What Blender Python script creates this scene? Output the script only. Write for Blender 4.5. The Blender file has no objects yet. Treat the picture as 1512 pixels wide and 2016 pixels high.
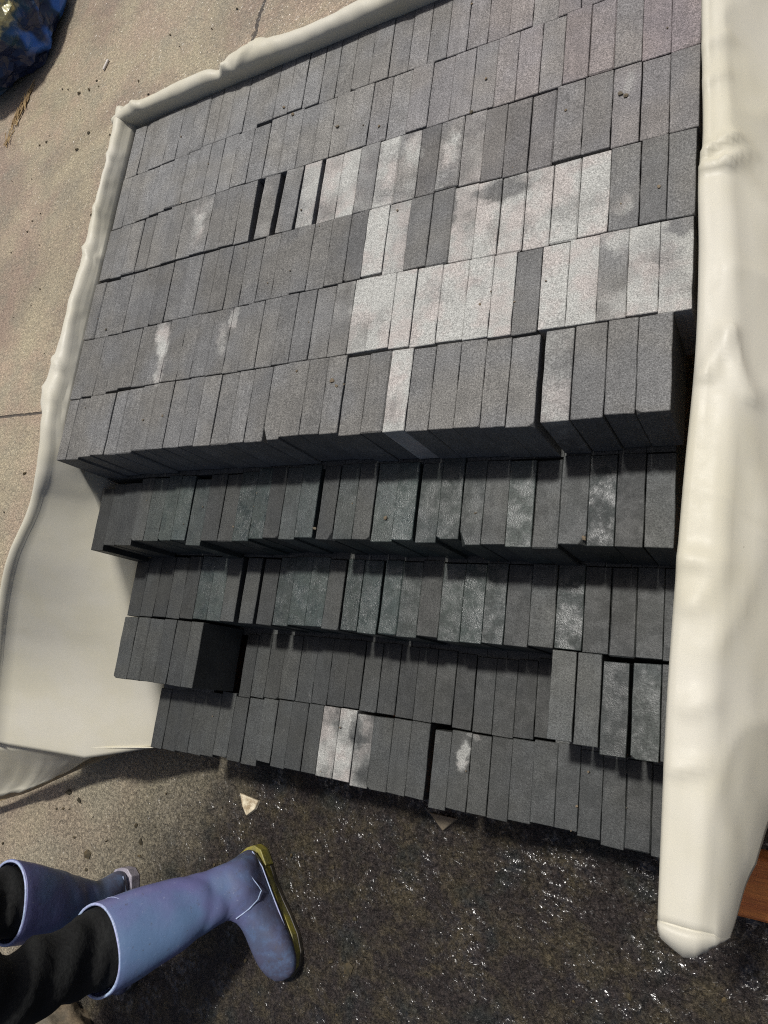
import bpy, bmesh, math, random
from mathutils import Vector, Matrix, noise
random.seed(7)
scene = bpy.context.scene
COL = scene.collection

# ------------------------------------------------------------------ camera, sky, sun, exposure
CAM_Z = 1.53
ROT = [[0.865037411905239, 0.12094428462829074, -0.486911445768157],
       [-0.010541275553117466, -0.9659132370280631, -0.25865130976602857],
       [-0.5015966083557574, 0.22887572730571454, -0.8342761796529259]]
cam = bpy.data.cameras.new('camera')
cam.sensor_fit = 'VERTICAL'
cam.sensor_height = 24.0
cam.lens = 24.0 * 1399.645 / 2016.0
cam.clip_start = 0.02
cam.clip_end = 500.0
cam_ob = bpy.data.objects.new('camera', cam)
COL.objects.link(cam_ob)
m3 = Matrix((ROT[0], [-v for v in ROT[1]], [-v for v in ROT[2]])).transposed()
cam_ob.matrix_world = Matrix.Translation((0, 0, CAM_Z)) @ m3.to_4x4()
scene.camera = cam_ob

SUN_DIR = Vector((-0.02, 0.31, 1.0)).normalized()          # towards the light
elev = math.asin(SUN_DIR.z)
world = bpy.data.worlds.new('World')
scene.world = world
world.use_nodes = True
wt = world.node_tree
wt.nodes.clear()
sky = wt.nodes.new('ShaderNodeTexSky')
sky.sky_type = 'NISHITA'
sky.sun_disc = False
sky.sun_elevation = elev
sky.sun_rotation = math.atan2(SUN_DIR.x, SUN_DIR.y)
sky.air_density = 0.6
sky.dust_density = 4.0
sky.ozone_density = 0.6
bg = wt.nodes.new('ShaderNodeBackground')
bg.inputs['Strength'].default_value = 0.062
wo = wt.nodes.new('ShaderNodeOutputWorld')
wt.links.new(sky.outputs[0], bg.inputs[0])
wt.links.new(bg.outputs[0], wo.inputs[0])

sun = bpy.data.lights.new('sun', 'SUN')
sun.energy = 3.0
sun.angle = math.radians(4.5)
sun.color = (1.0, 0.98, 0.94)
sun_ob = bpy.data.objects.new('sun', sun)
COL.objects.link(sun_ob)
sun_ob.rotation_euler = SUN_DIR.to_track_quat('Z', 'Y').to_euler()
sun_ob.location = (0, 1, 4)

scene.view_settings.view_transform = 'Standard'
scene.view_settings.look = 'None'
scene.view_settings.gamma = 1.0
scene.view_settings.exposure = 0.29
scene.view_settings.use_curve_mapping = False
scene.cycles.use_denoising = False          # keep the stone grain and wet glints crisp
scene.cycles.filter_width = 1.1

# ------------------------------------------------------------------ helpers
def link(o, parent=None):
    COL.objects.link(o)
    if parent is not None:
        o.parent = parent
    return o

def mesh_obj(name, verts, faces, mat, parent=None, smooth=False, solid=0.0, offset=0.0, subsurf=0):
    me = bpy.data.meshes.new(name)
    me.from_pydata([tuple(v) for v in verts], [], faces)
    me.materials.append(mat)
    me.update()
    if smooth:
        me.polygons.foreach_set('use_smooth', [True] * len(me.polygons))
    o = bpy.data.objects.new(name, me)
    link(o, parent)
    if subsurf:
        m = o.modifiers.new('sub', 'SUBSURF'); m.levels = subsurf; m.render_levels = subsurf
    if solid:
        m = o.modifiers.new('sol', 'SOLIDIFY'); m.thickness = solid; m.offset = offset
    return o

def empty(name, loc=(0, 0, 0)):
    o = bpy.data.objects.new(name, None)
    o.location = loc
    o.empty_display_size = 0.05
    return link(o)

def tag(o, label=None, category=None, group=None, kind=None):
    if label: o['label'] = label
    if category: o['category'] = category
    if group: o['group'] = group
    if kind: o['kind'] = kind
    return o

def grid_faces(n, m, closed=False):
    f = []
    for i in range(n - 1):
        for j in range(m if closed else m - 1):
            k = (j + 1) % m
            f.append((i * m + j, i * m + k, (i + 1) * m + k, (i + 1) * m + j))
    return f

def interp(tab, x):
    """smooth (cubic) interpolation of rows (key, v0, v1..) at key x, keys ascending"""
    if x <= tab[0][0]: return list(tab[0][1:])
    if x >= tab[-1][0]: return list(tab[-1][1:])
    for i in range(len(tab) - 1):
        a, b = tab[i], tab[i + 1]
        if x <= b[0]:
            p, q = tab[max(i - 1, 0)], tab[min(i + 2, len(tab) - 1)]
            h = b[0] - a[0]; t = (x - a[0]) / h
            out = []
            for k in range(1, len(a)):
                m0 = (b[k] - p[k]) / (b[0] - p[0]) * h; m1 = (q[k] - a[k]) / (q[0] - a[0]) * h
                out.append((2 * t ** 3 - 3 * t * t + 1) * a[k] + (t ** 3 - 2 * t * t + t) * m0 + (3 * t * t - 2 * t ** 3) * b[k] + (t ** 3 - t * t) * m1)
            return out

def box_bm(bm, x0, x1, y0, y1, z0, z1):
    vs = [bm.verts.new((x, y, z)) for z in (z0, z1) for y in (y0, y1) for x in (x0, x1)]
    for q in ((0, 2, 3, 1), (4, 5, 7, 6), (0, 1, 5, 4), (2, 6, 7, 3), (0, 4, 6, 2), (1, 3, 7, 5)):
        bm.faces.new([vs[i] for i in q])

class Nodes:
    """small wrapper for writing node trees"""
    def __init__(self, name):
        self.mat = bpy.data.materials.new(name)
        self.mat.use_nodes = True
        self.t = self.mat.node_tree
        self.t.nodes.clear()
        self.out = self.t.nodes.new('ShaderNodeOutputMaterial')
        self.bsdf = self.t.nodes.new('ShaderNodeBsdfPrincipled')
        self.t.links.new(self.bsdf.outputs[0], self.out.inputs[0])
        self.geo = self.t.nodes.new('ShaderNodeNewGeometry')
        self.P = self.geo.outputs['Position']
    def n(self, typ, **kw):
        nd = self.t.nodes.new(typ)
        for k, v in kw.items(): setattr(nd, k, v)
        return nd
    def lk(self, a, b): self.t.links.new(a, b)
    def put(self, sock, v):
        if isinstance(v, bpy.types.NodeSocket): self.lk(v, sock)
        elif hasattr(sock.default_value, '__len__') and not hasattr(v, '__len__'):
            sock.default_value = [v] * len(sock.default_value)
        else: sock.default_value = v
    def math(self, op, a, b=0.0, c=0.0, clamp=False):
        nd = self.n('ShaderNodeMath', operation=op, use_clamp=clamp)
        self.put(nd.inputs[0], a); self.put(nd.inputs[1], b); self.put(nd.inputs[2], c)
        return nd.outputs[0]
    def vmath(self, op, a, b=(0, 0, 0)):
        nd = self.n('ShaderNodeVectorMath', operation=op)
        self.put(nd.inputs[0], a); self.put(nd.inputs[1], b)
        return nd.outputs['Value'] if op in ('LENGTH', 'DOT_PRODUCT', 'DISTANCE') else nd.outputs['Vector']
    def noise(self, vec, scale, detail=2.0, rough=0.5, dist=0.0, color=False):
        nd = self.n('ShaderNodeTexNoise')
        self.lk(vec, nd.inputs['Vector'])
        nd.inputs['Scale'].default_value = scale
        nd.inputs['Detail'].default_value = detail
        nd.inputs['Roughness'].default_value = rough
        nd.inputs['Distortion'].default_value = dist
        return nd.outputs['Color' if color else 'Fac']
    def voro(self, vec, scale, out='Distance', feature='F1', rnd=1.0):
        nd = self.n('ShaderNodeTexVoronoi', feature=feature)
        self.lk(vec, nd.inputs['Vector'])
        nd.inputs['Scale'].default_value = scale
        nd.inputs['Randomness'].default_value = rnd
        return nd.outputs[out]
    def step(self, v, a, b, lo=0.0, hi=1.0):
        nd = self.n('ShaderNodeMapRange', interpolation_type='SMOOTHSTEP')
        self.put(nd.inputs[0], v)
        for i, q in zip((1, 2, 3, 4), (a, b, lo, hi)): self.put(nd.inputs[i], q)
        return nd.outputs[0]
    def mix(self, fac, a, b, blend='MIX'):
        nd = self.n('ShaderNodeMix', data_type='RGBA', blend_type=blend)
        self.put(nd.inputs[0], fac)
        for s_, v in ((nd.inputs[6], a), (nd.inputs[7], b)):
            if isinstance(v, bpy.types.NodeSocket): self.lk(v, s_)
            elif hasattr(v, '__len__'): s_.default_value = (*v[:3], 1)
            else: s_.default_value = (v, v, v, 1)
        return nd.outputs[2]
    def mul(self, a, b): return self.mix(1.0, a, b, 'MULTIPLY')
    def gray(self, v):
        nd = self.n('ShaderNodeCombineColor')
        for i in range(3): self.put(nd.inputs[i], v)
        return nd.outputs[0]
    def stretch(self, vec, s):
        return self.vmath('MULTIPLY', vec, s)
    def bump(self, h, strength, dist):
        nd = self.n('ShaderNodeBump')
        nd.inputs['Strength'].default_value = strength
        nd.inputs['Distance'].default_value = dist
        self.lk(h, nd.inputs['Height'])
        return nd
    def set(self, **kw):
        names = dict(color='Base Color', rough='Roughness', spec='Specular IOR Level', normal='Normal',
                     coat='Coat Weight', coat_rough='Coat Roughness', coat_normal='Coat Normal')
        for k, v in kw.items(): self.put(self.bsdf.inputs[names[k]], v)
        return self.mat

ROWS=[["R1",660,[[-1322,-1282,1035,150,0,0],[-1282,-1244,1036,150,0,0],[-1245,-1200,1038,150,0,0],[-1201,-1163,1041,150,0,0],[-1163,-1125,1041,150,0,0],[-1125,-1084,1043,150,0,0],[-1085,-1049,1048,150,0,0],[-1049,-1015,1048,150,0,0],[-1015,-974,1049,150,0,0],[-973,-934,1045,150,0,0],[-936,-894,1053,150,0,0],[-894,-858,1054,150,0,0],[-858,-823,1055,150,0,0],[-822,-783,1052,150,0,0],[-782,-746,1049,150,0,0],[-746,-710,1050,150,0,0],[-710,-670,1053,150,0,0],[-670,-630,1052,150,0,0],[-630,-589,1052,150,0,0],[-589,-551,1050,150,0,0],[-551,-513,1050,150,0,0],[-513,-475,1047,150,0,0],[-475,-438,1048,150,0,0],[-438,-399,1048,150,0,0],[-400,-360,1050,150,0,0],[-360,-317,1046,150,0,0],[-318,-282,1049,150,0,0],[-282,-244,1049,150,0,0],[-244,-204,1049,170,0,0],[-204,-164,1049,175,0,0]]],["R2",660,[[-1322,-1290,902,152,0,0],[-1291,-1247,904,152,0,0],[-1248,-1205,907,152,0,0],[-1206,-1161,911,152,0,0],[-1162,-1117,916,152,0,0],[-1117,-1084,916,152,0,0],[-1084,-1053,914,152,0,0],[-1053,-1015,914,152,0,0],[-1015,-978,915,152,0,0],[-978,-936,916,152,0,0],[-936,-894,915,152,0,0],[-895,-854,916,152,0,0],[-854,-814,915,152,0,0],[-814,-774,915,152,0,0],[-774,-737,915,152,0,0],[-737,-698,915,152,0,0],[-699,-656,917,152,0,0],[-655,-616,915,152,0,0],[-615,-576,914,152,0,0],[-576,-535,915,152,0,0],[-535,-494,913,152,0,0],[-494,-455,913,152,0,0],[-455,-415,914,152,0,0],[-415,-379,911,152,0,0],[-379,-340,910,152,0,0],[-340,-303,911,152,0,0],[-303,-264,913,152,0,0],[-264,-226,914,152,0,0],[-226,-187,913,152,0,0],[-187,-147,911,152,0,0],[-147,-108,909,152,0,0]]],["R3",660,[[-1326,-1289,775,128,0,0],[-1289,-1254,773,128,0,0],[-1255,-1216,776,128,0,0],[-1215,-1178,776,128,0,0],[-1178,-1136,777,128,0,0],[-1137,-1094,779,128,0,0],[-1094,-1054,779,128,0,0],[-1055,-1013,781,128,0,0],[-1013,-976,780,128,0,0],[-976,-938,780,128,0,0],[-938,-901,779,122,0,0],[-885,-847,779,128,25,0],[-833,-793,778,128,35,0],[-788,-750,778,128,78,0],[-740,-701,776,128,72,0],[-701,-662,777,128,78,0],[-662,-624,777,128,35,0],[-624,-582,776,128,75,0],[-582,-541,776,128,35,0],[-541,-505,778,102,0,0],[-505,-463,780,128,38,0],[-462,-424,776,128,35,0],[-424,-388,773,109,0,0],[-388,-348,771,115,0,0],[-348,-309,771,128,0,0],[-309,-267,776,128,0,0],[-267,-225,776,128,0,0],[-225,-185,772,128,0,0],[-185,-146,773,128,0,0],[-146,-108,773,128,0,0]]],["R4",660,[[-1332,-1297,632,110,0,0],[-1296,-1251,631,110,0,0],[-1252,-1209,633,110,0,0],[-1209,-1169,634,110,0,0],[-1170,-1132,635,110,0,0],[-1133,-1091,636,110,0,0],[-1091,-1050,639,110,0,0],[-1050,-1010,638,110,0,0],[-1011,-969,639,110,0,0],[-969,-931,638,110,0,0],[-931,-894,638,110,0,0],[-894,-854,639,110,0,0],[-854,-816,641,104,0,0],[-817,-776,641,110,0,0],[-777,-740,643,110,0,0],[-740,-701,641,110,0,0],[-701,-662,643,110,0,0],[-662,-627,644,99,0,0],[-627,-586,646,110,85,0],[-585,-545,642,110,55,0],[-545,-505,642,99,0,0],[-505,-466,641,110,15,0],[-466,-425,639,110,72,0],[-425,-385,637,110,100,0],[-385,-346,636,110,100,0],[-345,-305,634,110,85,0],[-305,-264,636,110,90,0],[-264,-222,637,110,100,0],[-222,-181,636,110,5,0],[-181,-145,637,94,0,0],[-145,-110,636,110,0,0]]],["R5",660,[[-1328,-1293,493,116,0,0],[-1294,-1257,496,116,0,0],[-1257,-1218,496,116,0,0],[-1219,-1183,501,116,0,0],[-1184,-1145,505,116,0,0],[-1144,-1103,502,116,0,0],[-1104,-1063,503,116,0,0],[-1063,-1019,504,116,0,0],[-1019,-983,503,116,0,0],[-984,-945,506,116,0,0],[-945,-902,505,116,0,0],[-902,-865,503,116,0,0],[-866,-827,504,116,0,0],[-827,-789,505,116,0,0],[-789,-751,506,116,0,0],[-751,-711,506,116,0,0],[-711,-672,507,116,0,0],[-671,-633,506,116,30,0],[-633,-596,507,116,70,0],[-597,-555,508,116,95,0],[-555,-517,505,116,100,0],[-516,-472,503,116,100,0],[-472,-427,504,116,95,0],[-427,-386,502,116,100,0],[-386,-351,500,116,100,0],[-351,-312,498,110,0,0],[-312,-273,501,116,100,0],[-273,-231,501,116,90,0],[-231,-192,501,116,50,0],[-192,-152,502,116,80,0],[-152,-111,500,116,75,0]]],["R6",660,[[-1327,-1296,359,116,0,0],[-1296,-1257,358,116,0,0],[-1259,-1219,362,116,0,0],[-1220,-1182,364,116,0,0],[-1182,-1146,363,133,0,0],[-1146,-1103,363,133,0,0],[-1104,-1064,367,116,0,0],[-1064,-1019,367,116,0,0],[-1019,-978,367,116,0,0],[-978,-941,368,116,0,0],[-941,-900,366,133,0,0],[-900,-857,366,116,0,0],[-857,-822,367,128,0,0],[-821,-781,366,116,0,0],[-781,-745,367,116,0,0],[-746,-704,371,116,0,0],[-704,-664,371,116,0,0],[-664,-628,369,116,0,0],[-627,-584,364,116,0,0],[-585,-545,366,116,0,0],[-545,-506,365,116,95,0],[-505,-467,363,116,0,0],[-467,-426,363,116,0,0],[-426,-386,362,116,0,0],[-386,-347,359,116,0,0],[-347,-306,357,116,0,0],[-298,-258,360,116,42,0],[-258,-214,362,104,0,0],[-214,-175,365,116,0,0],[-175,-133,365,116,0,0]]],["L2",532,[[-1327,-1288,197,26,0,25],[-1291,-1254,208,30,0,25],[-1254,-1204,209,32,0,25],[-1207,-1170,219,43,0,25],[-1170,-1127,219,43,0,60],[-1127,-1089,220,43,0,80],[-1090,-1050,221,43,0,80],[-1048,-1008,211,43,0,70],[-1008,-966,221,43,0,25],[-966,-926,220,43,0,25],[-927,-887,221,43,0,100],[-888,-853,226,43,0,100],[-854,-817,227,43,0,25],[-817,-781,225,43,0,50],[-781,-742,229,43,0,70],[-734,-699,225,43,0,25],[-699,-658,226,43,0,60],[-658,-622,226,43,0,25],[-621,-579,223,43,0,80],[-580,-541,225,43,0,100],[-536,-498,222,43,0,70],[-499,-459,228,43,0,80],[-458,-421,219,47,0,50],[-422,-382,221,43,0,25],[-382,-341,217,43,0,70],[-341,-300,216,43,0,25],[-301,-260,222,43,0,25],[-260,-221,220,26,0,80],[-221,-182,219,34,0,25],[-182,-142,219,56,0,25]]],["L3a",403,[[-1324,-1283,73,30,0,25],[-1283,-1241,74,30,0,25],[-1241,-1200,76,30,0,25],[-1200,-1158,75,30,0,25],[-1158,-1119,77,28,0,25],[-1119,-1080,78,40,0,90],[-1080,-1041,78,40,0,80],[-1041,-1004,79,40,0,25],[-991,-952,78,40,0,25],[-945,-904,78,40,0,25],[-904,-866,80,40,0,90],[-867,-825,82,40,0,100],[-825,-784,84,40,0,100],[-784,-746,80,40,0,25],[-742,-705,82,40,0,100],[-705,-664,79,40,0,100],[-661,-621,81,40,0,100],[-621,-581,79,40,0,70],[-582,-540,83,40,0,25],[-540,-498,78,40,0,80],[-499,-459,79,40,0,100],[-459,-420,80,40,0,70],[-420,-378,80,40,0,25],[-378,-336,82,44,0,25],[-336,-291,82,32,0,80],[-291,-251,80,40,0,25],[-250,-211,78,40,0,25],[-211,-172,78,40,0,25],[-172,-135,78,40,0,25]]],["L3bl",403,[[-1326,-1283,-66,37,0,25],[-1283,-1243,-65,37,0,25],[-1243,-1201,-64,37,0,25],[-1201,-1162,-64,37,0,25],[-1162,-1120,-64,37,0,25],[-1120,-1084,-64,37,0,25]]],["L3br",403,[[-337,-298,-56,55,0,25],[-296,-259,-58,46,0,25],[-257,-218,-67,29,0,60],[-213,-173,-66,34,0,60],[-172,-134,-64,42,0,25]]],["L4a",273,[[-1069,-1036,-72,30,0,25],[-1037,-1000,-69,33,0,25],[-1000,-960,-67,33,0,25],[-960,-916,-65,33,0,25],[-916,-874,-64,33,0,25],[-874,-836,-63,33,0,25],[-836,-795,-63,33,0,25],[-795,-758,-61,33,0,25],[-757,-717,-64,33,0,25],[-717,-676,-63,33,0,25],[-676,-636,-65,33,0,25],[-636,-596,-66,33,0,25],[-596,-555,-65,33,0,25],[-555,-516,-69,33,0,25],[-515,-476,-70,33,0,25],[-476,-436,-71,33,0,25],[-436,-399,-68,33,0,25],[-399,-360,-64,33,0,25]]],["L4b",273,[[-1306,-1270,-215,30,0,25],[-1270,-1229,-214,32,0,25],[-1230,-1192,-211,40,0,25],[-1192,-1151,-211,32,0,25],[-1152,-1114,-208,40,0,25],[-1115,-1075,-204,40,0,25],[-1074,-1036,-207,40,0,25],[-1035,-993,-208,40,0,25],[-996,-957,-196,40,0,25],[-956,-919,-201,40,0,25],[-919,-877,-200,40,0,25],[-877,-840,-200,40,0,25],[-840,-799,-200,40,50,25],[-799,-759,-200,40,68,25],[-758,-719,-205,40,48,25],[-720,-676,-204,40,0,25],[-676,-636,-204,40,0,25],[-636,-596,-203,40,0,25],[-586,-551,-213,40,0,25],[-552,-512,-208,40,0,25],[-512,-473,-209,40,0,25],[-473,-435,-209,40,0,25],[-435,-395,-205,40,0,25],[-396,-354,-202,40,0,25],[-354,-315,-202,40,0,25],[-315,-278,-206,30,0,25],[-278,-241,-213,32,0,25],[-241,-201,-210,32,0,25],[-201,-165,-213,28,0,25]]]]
STAINS=[[-1.0768,0.6008,0.66,0.0248,0.0476,0.75],[-1.0686,0.5398,0.66,0.0144,0.0549,0.45],[-0.9178,0.5775,0.66,0.0168,0.0371,0.45],[-0.8953,0.6155,0.66,0.0115,0.03,0.5],[-1.0414,0.8802,0.66,0.0384,0.0253,0.42],[-1.044,0.8335,0.66,0.0207,0.0469,0.38],[-0.4825,0.8563,0.66,0.015,0.0342,0.5],[-0.5525,0.8683,0.66,0.0219,0.0375,0.4],[-0.5841,0.7384,0.66,0.0358,0.0595,0.25],[-0.3881,0.7511,0.66,0.0454,0.0222,-0.8],[-0.4723,0.7294,0.66,0.0118,0.0565,-0.5],[-0.5244,0.6955,0.66,0.0207,0.0662,-0.35],[-0.2035,0.6732,0.66,0.0177,0.0179,0.45],[-0.5926,0.6259,0.66,0.0256,0.0568,0.35],[-0.6222,0.594,0.66,0.0202,0.0566,0.3],[-0.2267,0.587,0.66,0.0164,0.0354,-0.3],[-0.1241,0.6256,0.66,0.0245,0.0122,-0.5],[-0.5277,-0.1164,0.273,0.0137,0.0284,0.85],[-0.5095,-0.0802,0.273,0.0136,0.007,0.6],[-0.7581,-0.1041,0.273,0.0116,0.0376,-0.3],[-0.7059,-0.1813,0.273,0.0328,0.0198,-0.4],[-0.2015,0.8757,0.66,0.01,0.0215,0.42]]

# ------------------------------------------------------------------ materials
def slab_material():
    N = Nodes('slab_stone')
    tc = N.n('ShaderNodeTexCoord')
    oi = N.n('ShaderNodeObjectInfo')
    sep = N.n('ShaderNodeSeparateColor'); N.lk(oi.outputs['Color'], sep.inputs[0])
    tone, pink, dry = sep.outputs[0], sep.outputs[1], sep.outputs[2]
    wet = oi.outputs['Alpha']
    rv = N.n('ShaderNodeCombineXYZ')
    for i in range(3): N.lk(N.math('MULTIPLY', oi.outputs['Random'], 13.7 + 9.1 * i), rv.inputs[i])
    V = N.vmath('ADD', tc.outputs['Object'], rv.outputs[0])
    fine = N.noise(V, 620, 2, 0.6)
    grain = N.noise(V, 330, 3, 0.7)
    blot = N.noise(V, 26, 4, 0.55)
    big = N.noise(N.P, 5.5, 3, 0.5)
    streak = N.noise(N.stretch(V, (190, 5, 5)), 1.0, 2, 0.5)
    # dry stains in patches; negative amounts keep a spot dark
    warp = N.vmath('MULTIPLY', N.vmath('SUBTRACT', N.noise(N.P, 38, 4, 0.65, color=True), (0.5, 0.5, 0.5)), (0.036, 0.045, 0.0))
    Pw = N.vmath('ADD', N.P, warp)
    total = dry
    for (cx, cy, cz, rx, ry, a) in STAINS:
        d = N.vmath('LENGTH', N.vmath('MULTIPLY', N.vmath('SUBTRACT', Pw, (cx, cy, cz)), (1 / rx, 1 / ry, 14.0)))
        total = N.math('ADD', total, N.step(d, 1.35, 0.45, 0.0, a))
    m = N.math('ADD', total, N.math('MULTIPLY', N.math('SUBTRACT', blot, 0.5), 0.55))
    m = N.math('ADD', m, N.math('MULTIPLY', N.math('SUBTRACT', streak, 0.5), 0.12))
    cross = N.math('MULTIPLY', N.math('SUBTRACT', N.noise(N.vmath('ADD', Pw, (2, 5, 1)), 13, 3, 0.6, 0.4), 0.5), N.step(total, 0.1, 0.5, 0.0, 1.5))
    m = N.math('ADD', m, cross)
    mask = N.step(m, 0.12, 1.05)
    # damp stone
    k = N.math('MULTIPLY', N.step(fine, 0.3, 0.7, 0.52, 1.48), N.step(grain, 0.3, 0.7, 0.72, 1.28))
    k = N.math('MULTIPLY', k, N.step(blot, 0.25, 0.75, 0.86, 1.14))
    k = N.math('MULTIPLY', k, N.step(streak, 0.3, 0.7, 0.93, 1.07))
    k = N.math('MULTIPLY', k, N.step(big, 0.3, 0.7, 0.93, 1.07))
    base = N.gray(N.math('MULTIPLY', tone, k))
    warmth = N.noise(N.P, 9, 2, 0.5)
    base = N.mul(base, N.mix(N.step(warmth, 0.35, 0.65), (1.0, 1.0, 0.98), (1.05, 1.01, 0.92)))
    base = N.mul(base, N.mix(pink, (1, 1, 1), (1.16, 0.99, 1.04)))
    base = N.mul(base, N.mix(wet, (1, 1, 1), (0.78, 1.06, 1.03)))  # teal sky reflection on wet stone painted into the base colour
    # a few light mineral flecks
    fl = N.voro(V, 230)
    base = N.mix(N.step(fl, 0.20, 0.08, 0.0, 0.5), base, N.mul(base, (2.2, 2.2, 2.15)))
    # dry stone
    kd = N.math('MULTIPLY', N.step(fine, 0.3, 0.7, 0.52, 1.2), N.step(grain, 0.3, 0.7, 0.8, 1.12))
    pk = N.step(N.noise(N.P, 17, 3, 0.6), 0.42, 0.62)
    dcol = N.mul(N.mix(pk, (0.43, 0.43, 0.40), (0.44, 0.405, 0.375)), N.gray(kd))
    col = N.mix(mask, base, dcol)
    # chalky scuffs and water marks
    sc = N.step(N.noise(N.stretch(V, (60, 22, 60)), 1.0, 5, 0.65, 1.2), 0.64, 0.78, 0.0, 0.30)
    col = N.mix(sc, col, N.mix(0.5, col, (0.42, 0.42, 0.39)))
    film = N.step(N.noise(V, 38, 4, 0.65), 0.40, 0.62)
    wetm = N.math('MULTIPLY', wet, film)
    rough = N.math('SUBTRACT', 0.62, N.math('MULTIPLY', wetm, 0.40))
    rough = N.math('ADD', rough, N.math('MULTIPLY', mask, 0.2))
    hb = N.math('ADD', N.math('MULTIPLY', grain, 0.7), N.math('MULTIPLY', fine, 0.5))
    hb = N.math('ADD', hb, N.math('MULTIPLY', blot, 0.8))
    b = N.bump(hb, 0.55, 0.0012)
    spec = N.math('ADD', 0.35, N.math('MULTIPLY', wetm, 0.2))
    rip = N.math('ADD', N.noise(V, 130, 3, 0.6, 1.0), N.math('MULTIPLY', N.noise(V, 320, 2, 0.6), 0.5))
    cb = N.bump(rip, 1.0, 0.0030)
    pool = N.step(N.noise(N.vmath('ADD', V, (5, 2, 8)), 30, 4, 0.65), 0.46, 0.58)
    return N.set(color=col, rough=rough, spec=spec, normal=b.outputs[0], coat=N.math('MULTIPLY', N.math('MULTIPLY', N.math('POWER', wet, 2.0), pool), 0.62), coat_rough=0.27, coat_normal=cb.outputs[0])

def ground_material():
    N = Nodes('rough_concrete')
    P = N.P
    sep = N.n('ShaderNodeSeparateXYZ'); N.lk(P, sep.inputs[0])
    x, y = sep.outputs[0], sep.outputs[1]
    wig = N.math('MULTIPLY', N.math('SUBTRACT', N.noise(P, 5, 4, 0.6), 0.5), 0.34)
    wig2 = N.math('MULTIPLY', N.math('SUBTRACT', N.noise(P, 26, 3, 0.6), 0.5), 0.10)
    # wetness: water has run out from under the pallet towards the front
    e = N.math('ADD', N.math('MULTIPLY', x, 0.92), N.math('MULTIPLY', y, -0.60))
    e = N.math('ADD', e, N.math('ADD', wig, wig2))
    front = N.step(y, -0.02, -0.25)
    wetm = N.math('MULTIPLY', N.step(e, -1.22, -0.86), front)
    damp = N.math('MULTIPLY', N.step(e, -1.75, -1.0, 0.25, 1.0), N.step(y, 0.35, -0.35))
    rough1 = N.noise(P, 150, 4, 0.6, 0.8)
    rough2 = N.noise(P, 60, 4, 0.55, 1.0)
    patch = N.noise(P, 3.2, 4, 0.6)
    patch2 = N.noise(N.vmath('ADD', P, (7, 3, 1)), 6.5, 4, 0.6)
    dcol = N.mix(N.step(patch, 0.36, 0.64), (0.36, 0.285, 0.225), (0.37, 0.325, 0.24))
    dcol = N.mix(N.step(patch2, 0.45, 0.7, 0, 0.7), dcol, (0.30, 0.275, 0.215))
    dcol = N.mul(dcol, N.gray(N.math('MULTIPLY', N.step(rough1, 0.3, 0.7, 0.74, 1.22), N.step(N.noise(P, 330, 2, 0.6), 0.3, 0.7, 0.86, 1.14))))
    mcol = N.mix(N.step(patch2, 0.4, 0.65), (0.17, 0.15, 0.105), (0.21, 0.185, 0.135))
    mcol = N.mul(mcol, N.gray(N.step(rough1, 0.3, 0.7, 0.75, 1.25)))
    tw = N.noise(P, 14, 5, 0.65, 0.4)
    wcol = N.mix(N.step(tw, 0.40, 0.66), (0.036, 0.029, 0.026), (0.066, 0.054, 0.034))
    wcol = N.mix(N.step(N.noise(P, 10, 3, 0.6, 0.3), 0.5, 0.7, 0, 0.8), wcol, (0.027, 0.030, 0.027))
    wcol = N.mul(wcol, N.gray(N.step(rough1, 0.3, 0.7, 0.7, 1.3)))
    pit = N.math('ADD', N.math('MULTIPLY', N.noise(P, 95, 4, 0.7, 0.9), 0.6), N.math('MULTIPLY', N.noise(P, 240, 3, 0.65, 0.6), 0.4))
    pitk = N.gray(N.step(pit, 0.36, 0.66, 0.66, 1.24))
    pitw = N.gray(N.step(pit, 0.38, 0.64, 0.40, 1.65))
    dcol = N.mul(dcol, pitk); mcol = N.mul(mcol, pitw); wcol = N.mul(wcol, pitw)
    stain = N.step(N.noise(N.vmath('ADD', P, (9, 4, 0)), 1.9, 5, 0.62, 0.6), 0.40, 0.66)
    dcol = N.mul(dcol, N.mix(stain, (1.32, 1.29, 1.17), (1.0, 0.95, 0.89)))
    col = N.mix(damp, dcol, mcol)
    col = N.mix(wetm, col, wcol)
    # cast joint and a crack, dirt-filled
    def seg(ax, ay, bx, by, w, amt):
        L = math.hypot(bx - ax, by - ay); ux, uy = (bx - ax) / L, (by - ay) / L
        wv = N.math('MULTIPLY', N.math('SUBTRACT', N.noise(P, 22, 4, 0.7), 0.5), amt)
        d = N.math('ADD', N.math('ADD', N.math('MULTIPLY', x, -uy), N.math('MULTIPLY', y, ux)), uy * ax - ux * ay)
        d = N.math('ABSOLUTE', N.math('ADD', d, wv))
        s_ = N.math('ADD', N.math('ADD', N.math('MULTIPLY', x, ux), N.math('MULTIPLY', y, uy)), -(ux * ax + uy * ay))
        along = N.math('MULTIPLY', N.step(s_, -0.01, 0.01), N.step(s_, L + 0.01, L - 0.01))
        return N.math('MULTIPLY', N.step(d, w, w * 0.4), along)
    ck = N.math('MAXIMUM', seg(-4.5, 0.86, -1.3, 0.81, 0.007, 0.012), seg(-1.63, 3.3, -1.79, 1.9, 0.011, 0.05))
    col = N.mix(N.math('MULTIPLY', ck, 0.85), col, (0.05, 0.042, 0.035))
    grit = N.voro(P, 120)
    h = N.math('ADD', N.math('MULTIPLY', pit, 1.3), N.math('MULTIPLY', rough2, 1.0))
    h = N.math('SUBTRACT', h, N.math('MULTIPLY', ck, 0.8))
    hw = N.math('ADD', h, N.math('MULTIPLY', N.noise(P, 210, 3, 0.6, 1.5), 0.55))
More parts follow.
